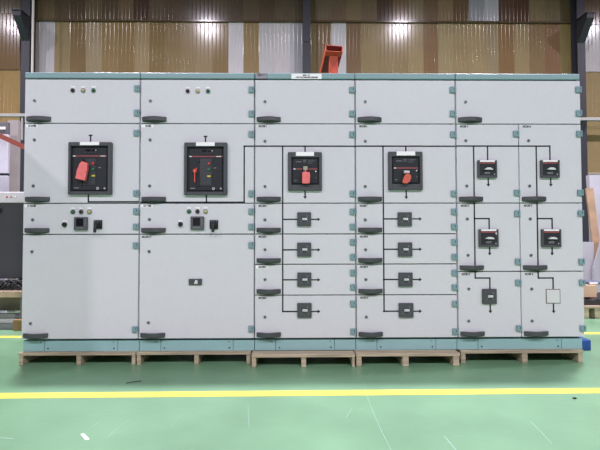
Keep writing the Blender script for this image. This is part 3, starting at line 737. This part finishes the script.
def slab(f0, f1, s0, s1, n0, n1, mi=0):
    P0, P1 = A + (B-A)*f0, A + (B-A)*f1
    v = [m.bm.verts.new(P + side*a + nrm*b) for P in (P0, P1) for a, b in ((s0,n0),(s1,n0),(s1,n1),(s0,n1))]
    for q in ((0,1,2,3),(7,6,5,4),(0,4,5,1),(1,5,6,2),(2,6,7,3),(3,7,4,0)): m.face([v[k] for k in q], mi)
slab(0, 1, -W/2, -W/2+T, 0, H); slab(0, 1, W/2-T, W/2, 0, H)
slab(0, 1, -W/2+T, W/2-T, H-T, H); slab(.004, 1, -W/2+T, W/2-T, H-T-.004, H-T, 1)
slab(0, .17, -W/2+T, W/2-T, 0, T)
m.build('arm', [OR, ORD], r)

# ------------------------------------------------------------------ left background: bench, machine cabinet, sheets
Y0 = 1.5
xl, xr = at(-70, 250, Y0).x, at(23.5, 250, Y0).x
LP = mat('plywood', (178, 160, 136), .7, var=.12); STG = mat('grey_steel', (128, 130, 132), .45, .4)
r = empty('work_bench', ((xl+xr)/2, Y0+.3, 0), 'low bench with a pale board top beside the left end cabinet', 'bench')
zt = at(10, 290.5, Y0).z; zt2 = at(10, 297, Y0).z
m = MB(); m.box(xl, xr+.05, Y0-.05, Y0+.65, zt2, zt, bev=.004).build('bench_top', LP, r)
m = MB(); m.box(xl+.02, xr, Y0+.25, Y0+.27, at(10, 314, Y0).z, zt2).build('back_panel', mat('grey_board', (150, 140, 132), .7), r)
for sx in (xl+.04, xr-.01):
    for sy in (Y0+.01, Y0+.57):
        m = MB(); m.box(sx-.025, sx+.025, sy, sy+.05, 0, zt2, bev=.003).build('leg', STG, r)
za, zb_, zc_ = at(10, 278.5, Y0+.05).z, at(10, 203, Y0+.05).z, at(10, 192, Y0+.05).z
r = empty('machine_cabinet', ((xl+xr)/2, Y0+.3, zt), 'charcoal machine cabinet with white top band and three small lamps', 'machine')
m = MB(); m.box(xl, xr, Y0+.05, Y0+.6, za, zb_, bev=.008, seg=2).build('body', mat('charcoal_panel', (66, 65, 72), .45, var=.03), r)
m = MB(); m.box(xl, xr, Y0+.03, Y0+.6, zb_+.001, zc_, bev=.008, seg=2).build('top_band', mat('white_enamel', (222, 219, 224), .4), r)
for k, (px, cc) in enumerate(((7, (226, 60, 60)), (11.2, (236, 130, 90)), (15.6, (245, 245, 240)))):
    p = at(px, 197, Y0+.03); m = MB(); m.cyl((p.x, Y0+.03, p.z), .011, -.004, mi=1, seg=14).dome((p.x, Y0+.026, p.z), .008, .007, mi=0)
    m.build('indicator_lamp', [mat('small_lens_%s' % 'abc'[k], cc, .3), STEEL], r)
p = at(0.6, 210, Y0+.05); m = MB(); m.box(p.x-.04, p.x+.012, Y0+.02, Y0+.05, p.z-.03, p.z+.03, bev=.006).build('latch', DEEP, r)
for sx in (xl+.08, xr-.08):
    for sy in (Y0+.12, Y0+.5):
        m = MB(); m.box(sx-.03, sx+.03, sy, sy+.05, zt, za, bev=.003).build('foot', DEEP, r)
# tangled cables under the machine cabinet
m = MB(); zc = (zt+za)/2
for k in range(16):
    xa = random.uniform(xl+.4, xr-.25); pts = []
    for q in range(7): pts.append((min(xr+.02, xa+q*.09+random.uniform(-.04, .04)), Y0-.02+random.uniform(0, .06), min(za-.012, max(zt+.012, zc+random.uniform(-.07, .07)))))
    m.tube(pts, .008, seg=6, mi=0 if k % 6 else 1)
o = m.build('cable_tangle', [mat('black_cable', (34, 34, 38), .5), mat('grey_cable', (110, 110, 112), .5)], None, ((xl+xr)/2, Y0, zt)); tag(o, 'tangle of black cables lying on the low bench at the left', 'cable')
# metal offcuts and box under the bench
mA = mat('offcut_grey', (136, 138, 142), .4, .5); mB = mat('offcut_pale', (186, 186, 190), .45, .2)
def offcut(px0, px1, Yc, z0, h, d, rot, mt, label):
    a, b = at(px0, 320, Yc).x, at(px1, 320, Yc).x; m = MB(); cx = (a+b)/2; l = (b-a)/2
    m.box(-l, l, -d/2, d/2, 0, h*.25, bev=.001).box(-l, l, -d/2, -d/2+.006, h*.25, h).box(-l, l, d/2-.006, d/2, h*.25, h)
    o = m.build('metal_channel', mt, None, (0, 0, 0)); o.location = (cx, Yc, z0); o.rotation_euler.z = rot
    tag(o, label, 'metal offcut', 'metal channels under the bench')
offcut(-34, 18, Y0+.06, .001, .06, .12, 0, mA, 'grey metal channel lying on the floor under the low bench')
offcut(-30, 19, Y0+.07, .062, .05, .10, .0, mB, 'pale metal channel in the middle of the pile under the bench')
offcut(-26, 17.5, Y0+.085, .113, .045, .09, .0, mA, 'grey metal channel topmost in the pile under the bench')
a, b = at(12.8, 325, Y0-.1).x, at(21.5, 325, Y0-.1).x; m = MB()
zb2 = at(16, 320, Y0-.1).z; m.box(a, b+.1, Y0-.1, Y0+.0, .0005, zb2, bev=.003).box((a+b+.1)/2-.02, (a+b+.1)/2+.02, Y0-.1012, Y0-.02, zb2*.35, zb2+.0012)
o = m.build('cardboard_box', mat('box_brown', (150, 122, 84), .8, var=.08), None, ((a+b)/2, Y0-.05, 0)); tag(o, 'small brown cardboard box on the floor by the low bench', 'box')
a, b = at(14, 305, Y0+.06).x, at(30, 305, Y0+.06).x

# white sheets and panel behind the machine cabinet
def board(name, px0, px1, py0, Y, th, mt, label, cat, lean=.0):
    a, b = at(px0, 150, Y+lean).x, at(px1, 150, Y+lean).x; z1 = at((px0+px1)/2, py0, Y+lean).z; m = MB()
    m.prism([(Y, 0), (Y+th, 0), (Y+th+lean, z1), (Y+lean, z1)], a, b, axis='x')
    o = m.build(name, mt, None, ((a+b)/2, Y, 0)); tag(o, label, cat); return o
board('upright_board', 7.6, 17.9, 120, 2.75, .06, mat('warm_grey_panel', (166, 159, 156), .55), 'tall warm grey panel standing behind the charcoal machine cabinet', 'panel')
r = empty('white_locker', (at(-20, 150, 2.45).x, 2.58, 0), 'tall white locker with a dark header standing at the left edge', 'locker')
a, b = at(-50, 150, 2.45).x, at(7.6, 150, 2.45).x; z1, z2, z3 = at(4, 122, 2.45).z, at(4, 134, 2.45).z, at(4, 174, 2.45).z
m = MB(); m.box(a, b, 2.45, 2.50, 0, z3-.02, bev=.006).box(a, b, 2.465, 2.50, z3-.02, z3+.01, mi=1).box(a, b, 2.45, 2.50, z3+.01, z2, bev=.006).build('body', [mat('locker_white', (204, 202, 214), .45), GASKET], r)
m = MB(); m.box(a, b, 2.45, 2.50, z2+.001, z1, bev=.005).box(a, b-.03, 2.44, 2.45, (z1+z2)/2-.02, (z1+z2)/2+.015, mi=1).build('header', [mat('header_grey', (104, 106, 110), .5), WHITE], r)
# leaning red bar
p, q = at(-25, 124.5, 2.3), at(400, 318.5, 2.3)
m = MB(); p.y = 2.30; q.y = 2.30; t = (q-p).normalized()
m.bar(p, q, .012, .06).bar(p+Vector((.014, .03, -.026)), q+Vector((.014, .03, -.026)), .06, .012, mi=0)
o = m.build('steel_angle', mat('red_oxide_paint', (142, 70, 56), .55, var=.08), None, q); tag(o, 'long red steel angle slanting down behind the left end cabinet', 'steel bar')
# ------------------------------------------------------------------ right background
YR = 2.0
def ybox(name, px0, px1, py0, py1, Y, d, mt, label, cat, bev=.004, sits=None):
    x0, x1, z0, z1 = rect(px0, px1, py0, py1, Y)
    if sits is not None: z0 = sits
    m = MB(); m.box(x0, x1, Y, Y+d, z0, z1, bev=bev)
    o = m.build(name, mt, None, ((x0+x1)/2, Y+d/2, z0)); tag(o, label, cat); return z1
# pallet under the pile
x0, x1 = at(583, 310, YR).x, at(640, 310, YR).x; zt = at(594, 306, YR).z
r = empty('wooden_pallet', ((x0+x1)/2, YR+.4, 0), 'wooden pallet under the scrap pile at the right edge', 'pallet')
m = MB()
m.box(x0, x1, YR, YR+.85, zt-.03, zt, bev=.003).build('deck', LP, r)
for px in (583, 596, 612):
    xx = at(px, 315, YR).x; m = MB(); m.box(xx, xx+.09, YR+.02, YR+.88, 0, zt-.031, bev=.004).build('block', WOODA, r)
# black plastic lump
m = MB(); zz = at(592, 297.5, YR+.1).z
n = 14; pr = []
for k in range(n+1):
    x = x0+.02 + (x1-x0-.04)*k/n; pr.append((x, zt + .001 + (zz-zt)*(.75+.35*math.sin(k*1.9)*.6+.1*math.sin(k*4.3))))
m.prism(pr + [(x1-.02, zt+.001), (x0+.02, zt+.001)], YR+.05, YR+.75)
o = m.build('plastic_sheeting', mat('dark_sheeting', (52, 46, 50), .4, var=.3, scale=12, bump=.5), None, ((x0+x1)/2, YR+.4, zt)); tag(o, 'crumpled dark plastic sheeting piled on the right edge pallet', 'sheeting')
zpk = max(p[1] for p in pr)
CB = mat('pale_cardboard', (206, 176, 146), .8, var=.06)
zc = ybox('cardboard_box', 583.5, 597, 285, 297, YR+.15, .35, CB, 'pale flattened cardboard box on the dark sheeting pile at the right', 'box', sits=zpk+.001)
xx0, xx1 = at(588, 283, YR+.2).x, at(606, 283, YR+.2).x
m = MB(); m.box(xx0, xx1, YR+.2, YR+.45, zc+.001, zc+.035, bev=.008).box(xx0+.02, xx0+.12, YR+.19, YR+.2, zc+.008, zc+.03, mi=1)
o = m.build('folded_cloth', [mat('blue_grey_cloth', (92, 104, 122), .8, var=.2, scale=20), WHITE], None, ((xx0+xx1)/2, YR+.3, zc)); tag(o, 'folded blue grey cloth topmost on the pile at the right', 'cloth')
# leaning boards
a, b = at(583, 230, 2.95).x, at(640, 230, 2.95).x; z1 = at(594, 173, 3.0).z
r = board('wrapped_panel', 588.6, 650, 175, 3.25, .08, mat('white_film', (186, 184, 194), .35, var=.06, bump=.2), 'white film wrapped panel standing at the right edge', 'panel', .12)
p, q = at(589.6, 188, 3.25), at(600.5, 268, 3.08)
d = (q-p); e = p + d*((p.z)/(p.z-q.z)); e.z = .0; e = Vector((e.x, 3.05, .02))
m = MB(); m.bar(p+Vector((.03, .06, 0)), e, .03, .11)
o = m.build('wood_plank', mat('plank_tan', (168, 140, 112), .6, var=.2), None, e); tag(o, 'tan wood plank leaning against the white wrapped panel at the right', 'plank')
P = [at(*s, 2.95) for s in ((591, 284), (593, 268), (602, 236), (640, 225), (640, 284))]
m = MB(); zf = min(p.z for p in P)
pts = [(p.x, p.z) for p in P]; pts[0] = (pts[0][0], 0.0); pts[-1] = (pts[-1][0], 0.0)
m.prism(pts, 2.93, 2.97); o = m.build('grey_sheet', mat('pale_grey_sheet', (176, 176, 184), .5), None, (pts[0][0], 2.95, 0)); tag(o, 'pale grey cut sheet standing in front of the leaning plank', 'sheet')

board('white_carton', 581, 592, 242, 3.0, .4, mat('carton_white', (186, 184, 192), .6), 'white carton standing low before the dark column at the right edge', 'carton')

# ------------------------------------------------------------------ light
w = bpy.data.worlds.new('hall_daylight'); scn.world = w; w.use_nodes = True
bg = w.node_tree.nodes['Background']; bg.inputs['Color'].default_value = (1.0, .90, 1.0, 1); bg.inputs['Strength'].default_value = .07
def bay(x, y, z, P, r=.35, spread=180):
    l = bpy.data.lights.new('high_bay_lamp', 'AREA'); l.shape = 'DISK'; l.size = 2*r; l.energy = P; l.color = (1.0, .908, 1.05); l.spread = math.radians(spread)
    o = bpy.data.objects.new('high_bay_lamp', l); COL.objects.link(o); o.location = (x, y, z); o.rotation_euler = (0, 0, 0)
for x in (-8.8, -2.7, 3.4, 9.5):
    bay(x, 1.30, 7.7, 440, .22, spread=150); bay(x, -9.0, 7.7, 620, .22)
dl = bpy.data.lights.new('front_fill_light', 'AREA'); dl.shape = 'RECTANGLE'; dl.size = 12; dl.size_y = 4; dl.energy = 80; dl.color = (1, .96, 1.06)  # added fill from behind the camera, lifting the lower cabinet fronts
do = bpy.data.objects.new('front_fill_light', dl); COL.objects.link(do); do.location = (2.5, -13.5, 2.1); do.rotation_euler = (math.radians(90), 0, 0)
scn.view_settings.view_transform = 'Standard'; scn.view_settings.look = 'None'
scn.view_settings.exposure = 0.0; scn.view_settings.gamma = 1.0; scn.view_settings.use_curve_mapping = False
